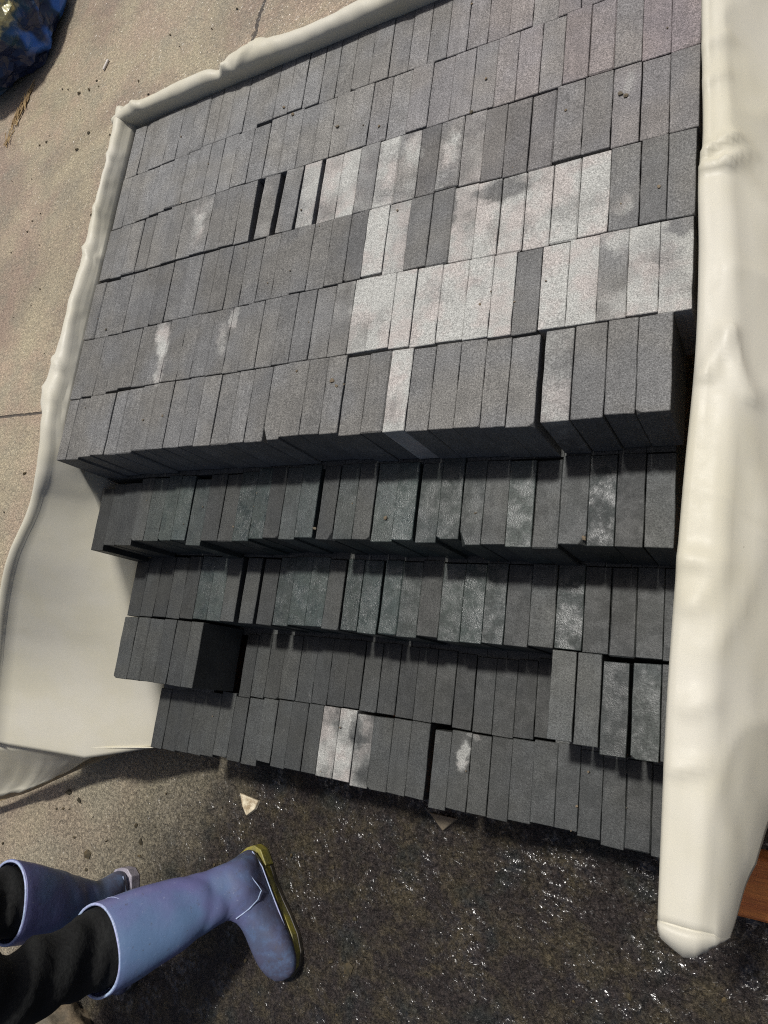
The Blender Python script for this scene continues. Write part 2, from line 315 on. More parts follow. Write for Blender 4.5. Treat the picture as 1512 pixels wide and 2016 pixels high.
    hm = N.n('ShaderNodeMix', data_type='FLOAT'); N.lk(wetm, hm.inputs[0]); N.lk(h, hm.inputs[2]); N.lk(hw, hm.inputs[3])
    b = N.bump(hm.outputs[0], 1.0, 0.010)
    film = N.step(N.noise(P, 70, 3, 0.6), 0.35, 0.6)
    r = N.math('SUBTRACT', 0.62, N.math('MULTIPLY', damp, 0.10))
    r = N.math('SUBTRACT', r, N.math('MULTIPLY', N.math('MULTIPLY', wetm, film), 0.20))
    spec = N.math('SUBTRACT', 0.4, N.math('MULTIPLY', wetm, 0.12))
    rip = N.math('ADD', N.noise(P, 46, 2, 0.5, 0.7), N.math('MULTIPLY', N.noise(P, 130, 1, 0.5, 0.4), 0.22))
    cb = N.bump(rip, 1.0, 0.0085)
    pool = N.math('MULTIPLY', N.step(N.noise(N.vmath('ADD', P, (3, 8, 0)), 11, 4, 0.7), 0.465, 0.64), N.step(N.noise(N.vmath('ADD', P, (1, 2, 0)), 60, 2, 0.6), 0.44, 0.55))
    cw = N.math('MULTIPLY', wetm, N.math('ADD', N.math('MULTIPLY', pool, 1.0), 0.04))
    cw = N.math('ADD', cw, N.math('ADD', N.math('MULTIPLY', N.step(y, 1.0, 2.4), 0.25), N.math('MULTIPLY', N.math('SUBTRACT', 1.0, wetm), 0.16)))
    return N.set(color=col, rough=r, spec=spec, normal=b.outputs[0], coat=cw, coat_rough=0.20, coat_normal=cb.outputs[0])

def cloth_material(name, colr, dirt=0.10):
    N = Nodes(name)
    n1 = N.noise(N.P, 6, 4, 0.6)
    n2 = N.noise(N.P, 900, 1, 0.5)
    n3 = N.noise(N.P, 33, 4, 0.65)
    c = N.mix(N.step(n1, 0.35, 0.7), colr, tuple(v * f for v, f in zip(colr, (0.97, 0.96, 0.90))))
    c = N.mix(N.step(n3, 0.62, 0.78, 0, dirt), c, (0.40, 0.37, 0.28))
    sp = N.step(N.voro(N.P, 42), 0.05, 0.02, 0.0, 0.55)
    c = N.mix(N.math('MULTIPLY', sp, N.step(N.noise(N.P, 8, 2), 0.5, 0.6)), c, (0.22, 0.19, 0.13))
    h = N.math('ADD', N.math('MULTIPLY', n2, 0.15), N.math('MULTIPLY', n3, 0.5))
    b = N.bump(h, 0.25, 0.0015)
    N.set(color=c, rough=N.step(n3, 0.3, 0.7, 0.42, 0.55), spec=0.4, normal=b.outputs[0])
    tr = N.n('ShaderNodeBsdfTranslucent'); N.lk(c, tr.inputs[0]); N.lk(b.outputs[0], tr.inputs['Normal'])
    mx = N.n('ShaderNodeMixShader'); mx.inputs[0].default_value = 0.28
    N.lk(N.bsdf.outputs[0], mx.inputs[1]); N.lk(tr.outputs[0], mx.inputs[2])
    N.lk(mx.outputs[0], N.out.inputs[0])
    return N.mat

def rubber_material():
    N = Nodes('blue_lilac_rubber')
    n1 = N.noise(N.P, 7.5, 3, 0.5)
    n2 = N.noise(N.P, 45, 4, 0.6)
    c = N.mix(N.step(n1, 0.36, 0.64), (0.098, 0.160, 0.275), (0.118, 0.122, 0.255))
    sep = N.n('ShaderNodeSeparateXYZ'); N.lk(N.P, sep.inputs[0])
    mud = N.math('MULTIPLY', N.step(sep.outputs[2], 0.20, 0.03), N.step(n2, 0.3, 0.6, 0.4, 0.95))
    c = N.mix(mud, c, (0.060, 0.056, 0.085))
    sc = N.step(N.noise(N.P, 120, 4, 0.7, 0.6), 0.62, 0.74, 0, 0.35)
    c = N.mix(sc, c, (0.40, 0.43, 0.50))
    sp = N.step(N.noise(N.vmath('ADD', N.P, (2, 7, 4)), 85, 4, 0.7), 0.62, 0.68, 0, 0.55)
    c = N.mix(sp, c, (0.07, 0.065, 0.07))
    b = N.bump(N.math('ADD', n2, N.math('MULTIPLY', n1, 2.0)), 0.22, 0.004)
    return N.set(color=c, rough=N.step(n2, 0.3, 0.7, 0.34, 0.5), spec=0.45, normal=b.outputs[0])

def plain(name, a, b_, scale, rough=0.7, bump=0.3, dist=0.002, spec=0.4, stretch=None):
    N = Nodes(name)
    V = N.stretch(N.P, stretch) if stretch else N.P
    n1 = N.noise(V, scale, 4, 0.6)
    n2 = N.noise(V, scale * 7, 3, 0.6)
    c = N.mix(N.step(n1, 0.35, 0.65), a, b_)
    c = N.mul(c, N.gray(N.step(n2, 0.3, 0.7, 0.8, 1.2)))
    bp = N.bump(N.math('ADD', n1, N.math('MULTIPLY', n2, 0.5)), bump, dist)
    return N.set(color=c, rough=rough, spec=spec, normal=bp.outputs[0])

MAT_SLAB = slab_material()
MAT_GROUND = ground_material()
MAT_CLOTH = cloth_material('cream_pvc', (0.70, 0.67, 0.57))
MAT_TAN = cloth_material('tan_strip', (0.40, 0.31, 0.18), 0.2)
MAT_RUBBER = rubber_material()
MAT_TRIM = plain('pale_rubber_trim', (0.30, 0.38, 0.52), (0.30, 0.32, 0.50), 20, 0.45, 0.2)
MAT_SOLE = plain('yellow_sole', (0.25, 0.215, 0.035), (0.13, 0.12, 0.045), 30, 0.5, 0.3)
MAT_LIT_SOLE = plain('lit_pale_sole', (0.34, 0.32, 0.36), (0.24, 0.22, 0.26), 30, 0.5, 0.3)  # light on the rear boot's heel painted as a paler sole colour
MAT_OUTSOLE = plain('dark_outsole', (0.035, 0.03, 0.022), (0.06, 0.05, 0.035), 60, 0.5, 0.4)
MAT_TROUSER = plain('black_fabric', (0.0065, 0.0065, 0.0065), (0.0105, 0.011, 0.0105), 16, 0.8, 0.6, 0.006, spec=0.25)
MAT_WOOD = plain('orange_pallet_wood', (0.46, 0.16, 0.032), (0.34, 0.10, 0.022), 5, 0.6, 0.5, 0.003, stretch=(1, 14, 14))
MAT_STONE = plain('brown_stone', (0.16, 0.12, 0.075), (0.10, 0.085, 0.06), 12, 0.7, 0.6, 0.006)
MAT_FLAKE = plain('marbled_flake', (0.62, 0.55, 0.40), (0.30, 0.23, 0.14), 70, 0.5, 0.3, 0.001)
MAT_STRAW = plain('dry_straw', (0.38, 0.27, 0.13), (0.20, 0.13, 0.06), 40, 0.8)
MAT_SPECK = plain('dark_leaf_crumbs', (0.035, 0.03, 0.018), (0.09, 0.065, 0.03), 40, 0.8)
MAT_STUB = plain('white_paper', (0.62, 0.58, 0.52), (0.50, 0.46, 0.42), 90, 0.8)

# ------------------------------------------------------------------ ground
g = mesh_obj('ground', [(-60, -60, 0), (60, -60, 0), (60, 60, 0), (-60, 60, 0)], [(0, 1, 2, 3)], MAT_GROUND)
tag(g, kind='structure')

# ------------------------------------------------------------------ pallet under the stack
SLAB_H = 0.128
pal = empty('pallet', (-0.72, 0.46, 0))
tag(pal, 'orange brown wooden pallet carrying the stone blocks inside the cream bag', 'pallet')
def pboard(name, x0, x1, y0, y1, z0, z1):
    bm = bmesh.new()
    box_bm(bm, x0, x1, y0, y1, z0, z1)
    bmesh.ops.bevel(bm, geom=bm.edges[:], offset=0.003, segments=1, affect='EDGES')
    me = bpy.data.meshes.new(name); bm.to_mesh(me); bm.free()
    me.materials.append(MAT_WOOD)
    o = bpy.data.objects.new(name, me)
    link(o, pal)
    o.matrix_parent_inverse = Matrix.Translation((0.72, -0.46, 0))
    return o
for i in range(8):
    y0 = -0.205 + i * 0.172
    pboard('deck_board', -1.43, -0.062, y0, y0 + 0.13, 0.122, 0.146)
for xs in (-1.43, -0.80, -0.182):
    for ys in (-0.2, 0.42, 1.0):
        pboard('block', xs, xs + 0.118, ys, ys + 0.14, 0.0265, 0.1205)
    pboard('runner', xs, xs + 0.118, -0.205, 1.17, 0.004, 0.025)
# a lower board whose end sticks out past the bag at the front right corner
o = pboard('bottom_board', -0.115, 0.10, -0.300, -0.2065, 0.002, 0.118)

# ------------------------------------------------------------------ slabs
NOM = (0.0395, 0.1360, SLAB_H)
def slab_mesh(v):
    bm = bmesh.new()
    w, l, h = NOM
    rnd = random.Random(100 + v)
    box_bm(bm, -w / 2, w / 2, -l / 2, l / 2, 0, h)
    bmesh.ops.subdivide_edges(bm, edges=[e for e in bm.edges if abs((e.verts[0].co - e.verts[1].co).y) > 0.05], cuts=4)
    for q in bm.verts:
        q.co += Vector((rnd.uniform(-.00045, .00045), rnd.uniform(-.0009, .0009), rnd.uniform(-.0005, .0005)))
    if v in (4, 5, 6, 9, 10):
        # a broken corner at the front of the top face
        v4 = (4, 5, 6, 9, 10).index(v)
        sx = (1, -1, 1, 1, -1)[v4]; c = (0.010, 0.012, 0.006, 0.004, 0.005)[v4]
        n = Vector((sx, -(0.7, 0.5, 1.3, 0.8, 1.6)[v4], 0.8)).normalized()
        p = Vector((sx * w / 2, -l / 2, h)) - n * c * 0.75
        r = bmesh.ops.bisect_plane(bm, geom=bm.verts[:] + bm.edges[:] + bm.faces[:], plane_co=p, plane_no=n, clear_outer=True)
        ed = [e for e in bm.edges if e.is_boundary]
        bmesh.ops.contextual_create(bm, geom=ed)
    bmesh.ops.bevel(bm, geom=[e for e in bm.edges], offset=0.0009 if v != 3 else 0.0020, segments=1, affect='EDGES', clamp_overlap=True)
    bmesh.ops.recalc_face_normals(bm, faces=bm.faces[:])
    me = bpy.data.meshes.new('stone_block'); bm.to_mesh(me); bm.free()
    me.materials.append(MAT_SLAB)
    return me
SLABS = [slab_mesh(v) for v in range(11)]
ORD = ['', 'first', 'second', 'third', 'fourth', 'fifth', 'sixth', 'seventh', 'eighth', 'ninth', 'tenth', 'eleventh', 'twelfth',
       'thirteenth', 'fourteenth', 'fifteenth', 'sixteenth', 'seventeenth', 'eighteenth', 'nineteenth', 'twentieth']
ORD += ['twenty-' + ORD[i] for i in range(1, 10)] + ['thirtieth', 'thirty-first', 'thirty-second', 'thirty-third']
WHERE = {'R1': "in the top layer's back row", 'R2': "in the top layer's second row from back",
         'R3': "in the top layer's third row from back", 'R4': "in the top layer's third row from front",
         'R5': "in the top layer's second row from front", 'R6': "in the top layer's front row",
         'L2': 'on the first step below the top layer', 'L3a': "in the second step's long row",
         'L3bl': 'in the short block at left front', 'L3br': 'in the short block at right front',
         'L4a': "in the lowest layer's back row", 'L4b': "in the lowest layer's front row"}
CHIP = {('L2', 15): 4, ('L2', 22): 5, ('L2', 26): 4, ('L2', 17): 6, ('L4a', 2): 6, ('R6', 14): 5, ('R6', 25): 6, ('L2', 12): 6}
rows = {k: (z, L) for k, z, L in ROWS}
BEHIND = {'R2': 'R1', 'R3': 'R2', 'R4': 'R3', 'R5': 'R4', 'R6': 'R5', 'L3bl': 'L3a', 'L3br': 'L3a', 'L4b': 'L4a'}
rg = random.Random(11)
TOP = {'R': 0.66, 'L2': 0.532, 'L3': 0.4034, 'L4': 0.2729}
for key, zt, L in ROWS:
    ztop = zt / 1000.0
    rowlen = NOM[1]
    for i, (xl, xr, yf, tone, dry, wet) in enumerate(L):
        x0, x1, y0 = xl / 1000, xr / 1000, yf / 1000
        ln = rowlen + rg.uniform(-.0015, .0015)
        if key in BEHIND:
            lim = min([b[2] / 1000 for b in rows[BEHIND[key]][1] if b[0] / 1000 < x1 and b[1] / 1000 > x0] or [9])
            ln = min(ln, lim - y0 - 0.0008)
        v = CHIP.get((key, i))
        if v is None:
            v = rg.choice((0, 0, 1, 1, 2, 2, 3, 7, 8)) if rg.random() > 0.12 else rg.choice((9, 10))
        o = bpy.data.objects.new('stone_block', SLABS[v])
        w = max(x1 - x0 - rg.choice((0.0002, 0.0004, 0.0007, 0.0014)), 0.01)
        o.location = ((x0 + x1) / 2, y0 + ln / 2, ztop - SLAB_H + rg.uniform(-.0012, .0008))
        o.scale = (w / NOM[0], ln / NOM[1], 1.0)
        tilt = 0.0
        o.rotation_euler = (rg.uniform(-.002, .002), 0, rg.uniform(-.0025, .0025))
        if key == 'R3' and i in (10, 11, 12, 13):
            o.rotation_euler.z += (0.012, -0.022, -0.03, -0.012)[i - 10]
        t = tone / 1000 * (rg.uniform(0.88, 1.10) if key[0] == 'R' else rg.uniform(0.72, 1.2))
        pink = 0.0
        if key in ('R1', 'R2', 'R3'):
            pink = max(0.0, min(1.0, (x0 + 0.75) * 1.6)) * rg.uniform(0.3, 1.0) * (0.5 if key == 'R3' else 1.0)
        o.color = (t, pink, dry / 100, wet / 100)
        link(o)
        look = 'pale dry' if dry >= 65 else 'patchy dry' if dry >= 25 else 'wet dark' if wet >= 55 else \
               'grey' if tone > 120 else 'dark grey'
        tag(o, '%s stone block, %s from left %s' % (look, ORD[i + 1], WHERE[key]), 'stone block', 'stone blocks stacked on edge in the cream bag')

# packed slabs hidden under the visible ones (nothing of them can be told apart)
bm = bmesh.new()
for (zt, ya, yb) in ((0.530, 0.3575, 1.18), (0.4015, 0.2165, 1.18), (0.271, 0.0625, 1.18)):
    for r in range(9):
        y0 = ya + r * 0.138
        y1 = min(y0 + 0.1365, yb)
        if y1 - y0 < 0.03: break
        x = -1.325
        while x < -0.15:
            box_bm(bm, x, x + 0.0385, y0, y1, zt - SLAB_H + 0.001, zt - 0.002); x += 0.0394
for xa, xb in ((-1.30, -1.12), (-0.36, -0.125)):      # under the two short blocks
    x = xa
    while x < xb - 0.03:
        box_bm(bm, x, x + 0.0385, -0.0975, 0.062, 0.148, 0.2715); x += 0.0394
for x in (-0.215, -0.175):    # back row, outside the picture
    box_bm(bm, x, x + 0.0385, 1.048, 1.183, 0.532, 0.66)
me = bpy.data.meshes.new('buried_blocks'); bm.to_mesh(me); bm.free(); me.materials.append(MAT_SLAB)
o = bpy.data.objects.new('buried_blocks', me); o.color = (0.06, 0, 0, 0.2); link(o)
tag(o, 'packed grey blocks buried under the visible rows of the stack', 'stone blocks', kind='stuff')

# ------------------------------------------------------------------ cream PVC bag round the stack
def attach(o, root):
    o.parent = root
    o.matrix_parent_inverse = Matrix.Translation(-Vector(root.location))
    return o
bag = empty('bulk_bag', (-0.72, 0.48, 0))
tag(bag, 'cream PVC sheet bag folded open round the stack of grey blocks', 'bag')

def wob(p, s, a):
    return noise.noise(Vector(p) * s) * a

# left wall: upright against the slabs at the back, flopping outwards where the stack steps down
RIM = [(-0.26, -1.86, 0.305), (-0.10, -1.800, 0.385), (0.065, -1.655, 0.505), (0.165, -1.555, 0.572), (0.273, -1.462, 0.610), (0.36, -1.398, 0.655),
       (0.45, -1.374, 0.684), (0.49, -1.389, 0.686), (0.57, -1.381, 0.688), (0.66, -1.366, 0.692), (0.764, -1.368, 0.688), (0.86, -1.372, 0.684), (0.93, -1.362, 0.690),
       (1.034, -1.354, 0.694), (1.10, -1.364, 0.690), (1.22, -1.372, 0.690)]
ZC = [(-0.26, 0.17), (-0.22, 0.20), (-0.10, 0.26), (0.05, 0.36), (0.20, 0.46), (0.30, 0.53), (0.40, 0.63), (0.46, 0.655), (1.22, 0.662)]
verts = []
NY, prof_n = 190, 0
for i in range(NY):
    y = 1.215 - i * (1.215 + 0.225) / (NY - 1)
    xo, zr = interp(RIM, y)
    zc = interp(ZC, y)[0]
    X0 = -1.334
    up = max(0.0, min(1.0, (y - 0.30) / 0.15))
    xi = xo + 0.026 * (1 - up) + (X0 - 0.006 - xo) * up
    prof = [(X0 + 0.004, 0.155), (X0 + 0.002, 0.20 if zc > 0.22 else zc - 0.02), (X0, (zc + 0.2) / 2), (X0, zc - 0.01)]
    a, b = Vector((X0, zc)), Vector((xi, zr - 0.012))
    for k in range(1, 15):
        t = k / 14
        sag = math.sin(math.pi * t) * 0.035 * (1 - up)
        p = a.lerp(b, t) + Vector((0.55 * sag, -sag * 0.6))
        prof.append((p.x, p.y))
    w = xi - xo
    for t in (25, 50, 75, 100, 125, 150, 175):
        th = math.radians(t)
        prof.append((xo + w * (0.5 + 0.5 * math.cos(th)), zr - 0.012 + 0.016 * math.sin(th) * (0.7 + 10 * w)))
    for dz, dx in ((0.03, 0.000), (0.07, -0.002), (0.13, -0.002), (0.22, 0.004), (0.32, 0.012), (0.42, 0.016)):
        prof.append((xo + dx, max(zr - 0.012 - dz, 0.06 - dz * 0.05)))
    prof_n = len(prof)
    for j, (x, z) in enumerate(prof):
        free = min(1.0, max(0.0, (j - 4) / 6.0))
        calm = 0.35 + 0.65 * up
        dx = (wob((x * 0.6, y, z), 8, 0.004) + wob((x, y * 1.6, z), 30, 0.0016)) * free * calm
        dz = (wob((y, z, x), 7, 0.0045) + wob((y * 1.3, z, x), 23, 0.0022)) * free * calm
        # small cross creases on the roll
        for yc, am in ((0.845, 0.006), (0.95, 0.004), (0.57, 0.006), (0.50, 0.004), (1.09, 0.004)):
            dz += am * free * math.exp(-((y - yc + (x + 1.36) * 0.8) / 0.008) ** 2)
        yy = y - 0.058 * free * max(0.0, min(1.0, -y / 0.22)) ** 1.5
        if i > NY - 14 and j > 3:        # the front edge curls towards the light
            q = (i - NY + 14) / 13
            dx -= 0.012 * q * q * free
        verts.append((x + dx, yy, z + dz))
lw = mesh_obj('side_wall', verts, grid_faces(NY, prof_n), MAT_CLOTH, None, True, 0.0022)
attach(lw, bag)
lw['label'] = 'left side wall of the bag flopping outwards'

# flap folded back from the front edge of the left wall
def flap(name, lab, mat, top, bot, n=44, m=12, amp=0.006, seed=0.0, fall=1.5):
    vs = []
    for i in range(n):
        t = i / (n - 1)
        a = Vector(interp(top, t)); b = Vector(interp(bot, t))
        for j in range(m):
            q = j / (m - 1)
            p = a.lerp(b, q)
            p.z = b.z + (a.z - b.z) * (1 - q) ** fall
            p.z += abs(wob((t * 3 + seed, q, 0), 3.1, amp)) * (q > 0)
            p.y += (wob((t * 4 + seed, q * .3, 5), 2.3, amp) + wob((t * 22 + seed, 0, 5), 1.3, amp * .6)) * q
            vs.append(p)
    o = mesh_obj(name, vs, grid_faces(n, m), mat, None, True, 0.002)
    o['label'] = lab
    return attach(o, bag)
FOLD = [(0.0, -1.362, -0.226, 0.208), (0.35, -1.50, -0.246, 0.232), (0.75, -1.70, -0.274, 0.265), (1.0, -1.87, -0.290, 0.290)]
HEM = [(0, -1.40, -0.232, 0.192), (0.04, -1.595, -0.26, 0.14), (0.12, -1.675, -0.283, 0.12), (0.35, -1.772, -0.339, 0.105), (0.6, -1.891, -0.41, 0.1), (0.85, -2.062, -0.472, 0.1), (1, -2.243, -0.545, 0.1)]
flap('front_flap', 'front flap of the bag folded back outside its left wall', MAT_CLOTH, FOLD, HEM)
HEM2 = [(0, -1.557, -0.26, 0.12), (0.12, -1.591, -0.276, 0.1), (0.35, -1.749, -0.34, 0.08), (0.6, -1.942, -0.433, 0.075), (0.85, -2.06, -0.48, 0.075), (1, -2.276, -0.568, 0.075)]
HEM1 = [(0, -1.62, -0.257, 0.12), (0.12, -1.67, -0.276, 0.1), (0.35, -1.78, -0.33, 0.085), (0.6, -1.932, -0.408, 0.08), (0.85, -2.083, -0.466, 0.08), (1, -2.279, -0.543, 0.08)]
flap('strip', 'tan lining showing below the front flap', MAT_TAN, HEM1, HEM2, amp=0.002, seed=4.0, fall=1.2)  # narrow tan band just under the flap's lower edge

# back wall with its soft roll over the rear slabs
verts = []
NX = 200
for i in range(NX):
    x = -1.372 + i * 1.30 / (NX - 1)
    pin = math.exp(-((x + 1.035) / 0.022) ** 2)
    pin2 = math.exp(-((x + 0.955) / 0.05) ** 2)
    r = 0.0150 + wob((x, 0, 3), 6, 0.004) - 0.006 * pin + 0.006 * pin2 + 0.003 * max(0.0, min(1.0, (x + 0.95) * 3))
    end = min(1.0, (x + 1.372) / 0.05)
    r *= 0.55 + 0.45 * end
    yi = 1.190
    cy, cz = yi - 0.010 + r + 0.002 * math.sin(x * 9), 0.682 + r * 0.3
    prof = [(yi + 0.003, 0.16), (yi, 0.4), (yi - 0.001, 0.6), (yi - 0.002, 0.655)]
    for t in range(200, -41, -20):
        th = math.radians(t)
        prof.append((cy + r * math.cos(th) * 1.05, cz + r * math.sin(th)))
    prof += [(cy + r * 0.75, 0.62), (cy + r * 0.8, 0.5), (cy + r * 0.9, 0.3), (cy + r, 0.05)]
    for j, (y, z) in enumerate(prof):
        fr = 1.0 if 4 <= j <= 18 else 0.2
        d = (wob((x, y * 2, z * 2), 14, 0.003) + wob((x * 1.5, y, z), 33, 0.0016)) * fr
        for xc, sl, am in ((-1.045, 1.2, 0.009), (-1.00, -0.9, 0.006), (-0.62, 0.8, 0.005), (-1.30, 0.6, 0.008), (-0.93, -1.6, 0.006)):
            d += am * fr * math.exp(-((x - xc + (y - 1.21) * sl) / 0.009) ** 2)
        verts.append((x + 0.3 * d, y - 0.3 * d, z + d))
bw = mesh_obj('back_wall', verts, grid_faces(NX, len(prof)), MAT_CLOTH, None, True, 0.0022)
attach(bw, bag)
bw['label'] = 'back wall of the bag rolled over behind the last row'

# right wall: standing loose beside the stack, rolled at the top, hanging to the ground outside
RIDGE = [(-0.21, -0.1245), (-0.146, -0.1240), (0.005, -0.122), (0.113, -0.118), (0.258, -0.111), (0.414, -0.1015), (0.55, -0.100), (0.66, -0.1025),
         (0.70, -0.099), (0.741, -0.0985), (0.939, -0.1035), (1.25, -0.104)]
SHW = [(-0.21, 0.040), (0.0, 0.046), (0.25, 0.048), (0.45, 0.042), (0.70, 0.034), (0.95, 0.028), (1.25, 0.028)]
BOT = [(-0.215, -0.068, 0.645), (-0.194, -0.061, 0.635), (-0.156, -0.051, 0.620), (-0.115, -0.036, 0.600), (-0.055, -0.014, 0.580), (0.025, 0.014, 0.560), (0.2, 0.065, 0.525), (0.6, 0.095, 0.50), (1.25, 0.095, 0.50)]
verts = []
NR = 230
def segd(px, py, a, b):
    ax, ay = a; bx, by = b
    t = max(0, min(1, ((px - ax) * (bx - ax) + (py - ay) * (by - ay)) / ((bx - ax) ** 2 + (by - ay) ** 2)))
    return math.hypot(px - ax - t * (bx - ax), py - ay - t * (by - ay))
CREASE = [((-0.100, 0.690), (-0.062, 0.712), 0.006, 0.007), ((-0.098, 0.672), (-0.070, 0.672), 0.005, 0.006), ((-0.070, 0.672), (-0.048, 0.700), 0.004, 0.006),
          ((-0.066, 0.442), (-0.090, 0.385), 0.0050, 0.007), ((-0.066, 0.442), (-0.048, 0.36), 0.0045, 0.007),
          ((-0.108, 0.252), (-0.075, 0.248), 0.0012, 0.0025), ((-0.075, 0.248), (-0.048, 0.228), 0.0014, 0.0025), ((-0.048, 0.228), (-0.03, 0.20), 0.0014, 0.0025),
          ((-0.110, 0.170), (-0.078, 0.166), 0.0035, 0.012), ((-0.078, 0.15), (-0.098, 0.118), 0.003, 0.010),
          ((-0.112, -0.052), (-0.088, -0.044), 0.003, 0.008), ((-0.085, 0.02), (-0.10, 0.01), 0.003, 0.010), ((-0.1, 0.86), (-0.075, 0.87), 0.003, 0.012), ((-0.1, 0.80), (-0.078, 0.81), 0.003, 0.010)]
PR = None
for i in range(NR):
    s = i / (NR - 1)
    yr = 1.235 + (-0.197 - 1.235) * s
    xr = interp(RIDGE, yr)[0]
    w = interp(SHW, yr)[0]
    yb = 1.235 + (-0.209 - 1.235) * s
    xb, zb = interp(BOT, yb)
    zt = 0.702
    fr = [(xr + 0.010, 0.10, 0.5), (xr + 0.008, 0.4, 0.3), (xr + 0.004, 0.6, 0.1), (xr, zt - 0.016, 0.0), (xr + 0.0008, zt - 0.006, 0.0), (xr + 0.004, zt - 0.001, 0),
          (xr + 0.010, zt, 0.0), (xr + w * 0.40, zt - 0.001, 0.0), (xr + w * 0.62, zt - 0.002, 0.0), (xr + w * 0.85, zt - 0.004, 0.0), (xr + w, zt - 0.008, 0.05),
          (xr + w + 0.004, zt - 0.012, 0.12), (xr + w + 0.008, zt - 0.017, 0.2)]
    a = Vector((xr + w + 0.008, zt - 0.017)); b = Vector((xb, zb))
    for k in range(1, 17):
        t = k / 16
        p = a.lerp(b, t)
        p.y += 0.010 * math.sin(math.pi * t)
        fr.append((p.x, p.y, 0.2 + 0.8 * t))
    PR = len(fr)
    for j, (x, z, q) in enumerate(fr):
        y = yr + (yb - yr) * q
        d = wob((x * 2, y, z), 6, 0.005) * (j > 5) + wob((x * 3, y, z * 1.3), 17, 0.0025) * (j > 4)
        rg_ = 1 - abs(noise.noise(Vector((x * 9 + y * 3, y * 5 - x * 6, 2.0))))
        d += 0.006 * rg_ ** 6 * (j > 8)
        cr = 0.0
        if 3 <= j <= 24:
            for A, B, am, wd in CREASE:
                cr += 1.7 * am * math.exp(-(segd(x, y, A, B) / wd) ** 2)
        out = 0.5 * min(1.0, max(0.0, (j - 7) / 6))
        verts.append((x + (d + cr) * out, y, z + (d * 0.7 + cr) * (1 - 0.3 * out)))
# lobe: the front edge turned round and tucked inside
last = verts[-PR:]
xr_, xw_ = last[3][0], last[12][0] - last[3][0]
for b_, dx, dz in ((0.02, 0.0, -0.006), (0.10, 0.0, 0.001), (0.28, 0.0, 0.003), (0.6, -0.001, -0.004), (0.90, -0.003, -0.016), (1.0, -0.008, -0.034), (0.88, -0.018, -0.052), (0.45, -0.026, -0.062), (0.05, -0.03, -0.066)):
    for j, p in enumerate(last):
        if j < 3: bl, k = 0.0, 0.0
        else:
            u = max(0.0, min(1.0, (p[0] - xr_) / xw_)) if j <= 12 else 1.0
            t2 = (j - 12) / (PR - 13) if j > 12 else 0.0
            bl = 0.032 * math.sin(math.pi * (0.13 + 0.72 * u)) * (1 - t2) ** 1.2
            k = min(1.0, (1 - t2) * 1.2)
            bl += wob((u * 5, t2 * 3, b_), 1.6, 0.003) * k
        verts.append((p[0] + dx * k * (u ** 0.6 if j >= 3 else 0), p[1] - bl * b_ - 0.0015 * k, p[2] + dz * k * bl / 0.032))
rw = mesh_obj('side_wall', verts, grid_faces(NR + 9, PR), MAT_CLOTH, None, True, 0.0022)
attach(rw, bag)
rw['label'] = 'right side wall of the bag with its turned front hem'

# ------------------------------------------------------------------ person in rubber boots
per = empty('person', (-1.30, -0.58, 0))
tag(per, 'person in black trousers and blue lilac rubber boots standing on wet ground', 'person')
FWD = Vector((0.585, -0.811, 0)); LEFT = Vector((0.811, 0.585, 0)); UP = Vector((0, 0, 1))
RINGS = [((.086, .345), (-.088, .345), .066), ((.086, .335), (-.088, .335), .0665), ((.080, .29), (-.086, .29), .0645), ((.070, .24), (-.080, .235), .059),
         ((.058, .195), (-.073, .185), .052), ((.048, .165), (-.066, .145), .046), ((.044, .145), (-.064, .110), .043), ((.046, .132), (-.072, .072), .042),
         ((.052, .122), (-.082, .036), .040), ((.062, .112), (-.066, .020), .038), ((.078, .103), (-.020, .018), .037), ((.100, .092), (.030, .018), .040),
         ((.128, .080), (.090, .018), .045), ((.155, .069), (.140, .018), .046), ((.178, .057), (.172, .020), .040), ((.194, .044), (.193, .024), .026), ((.199, .036), (.199, .028), .010)]
NSEG = 28
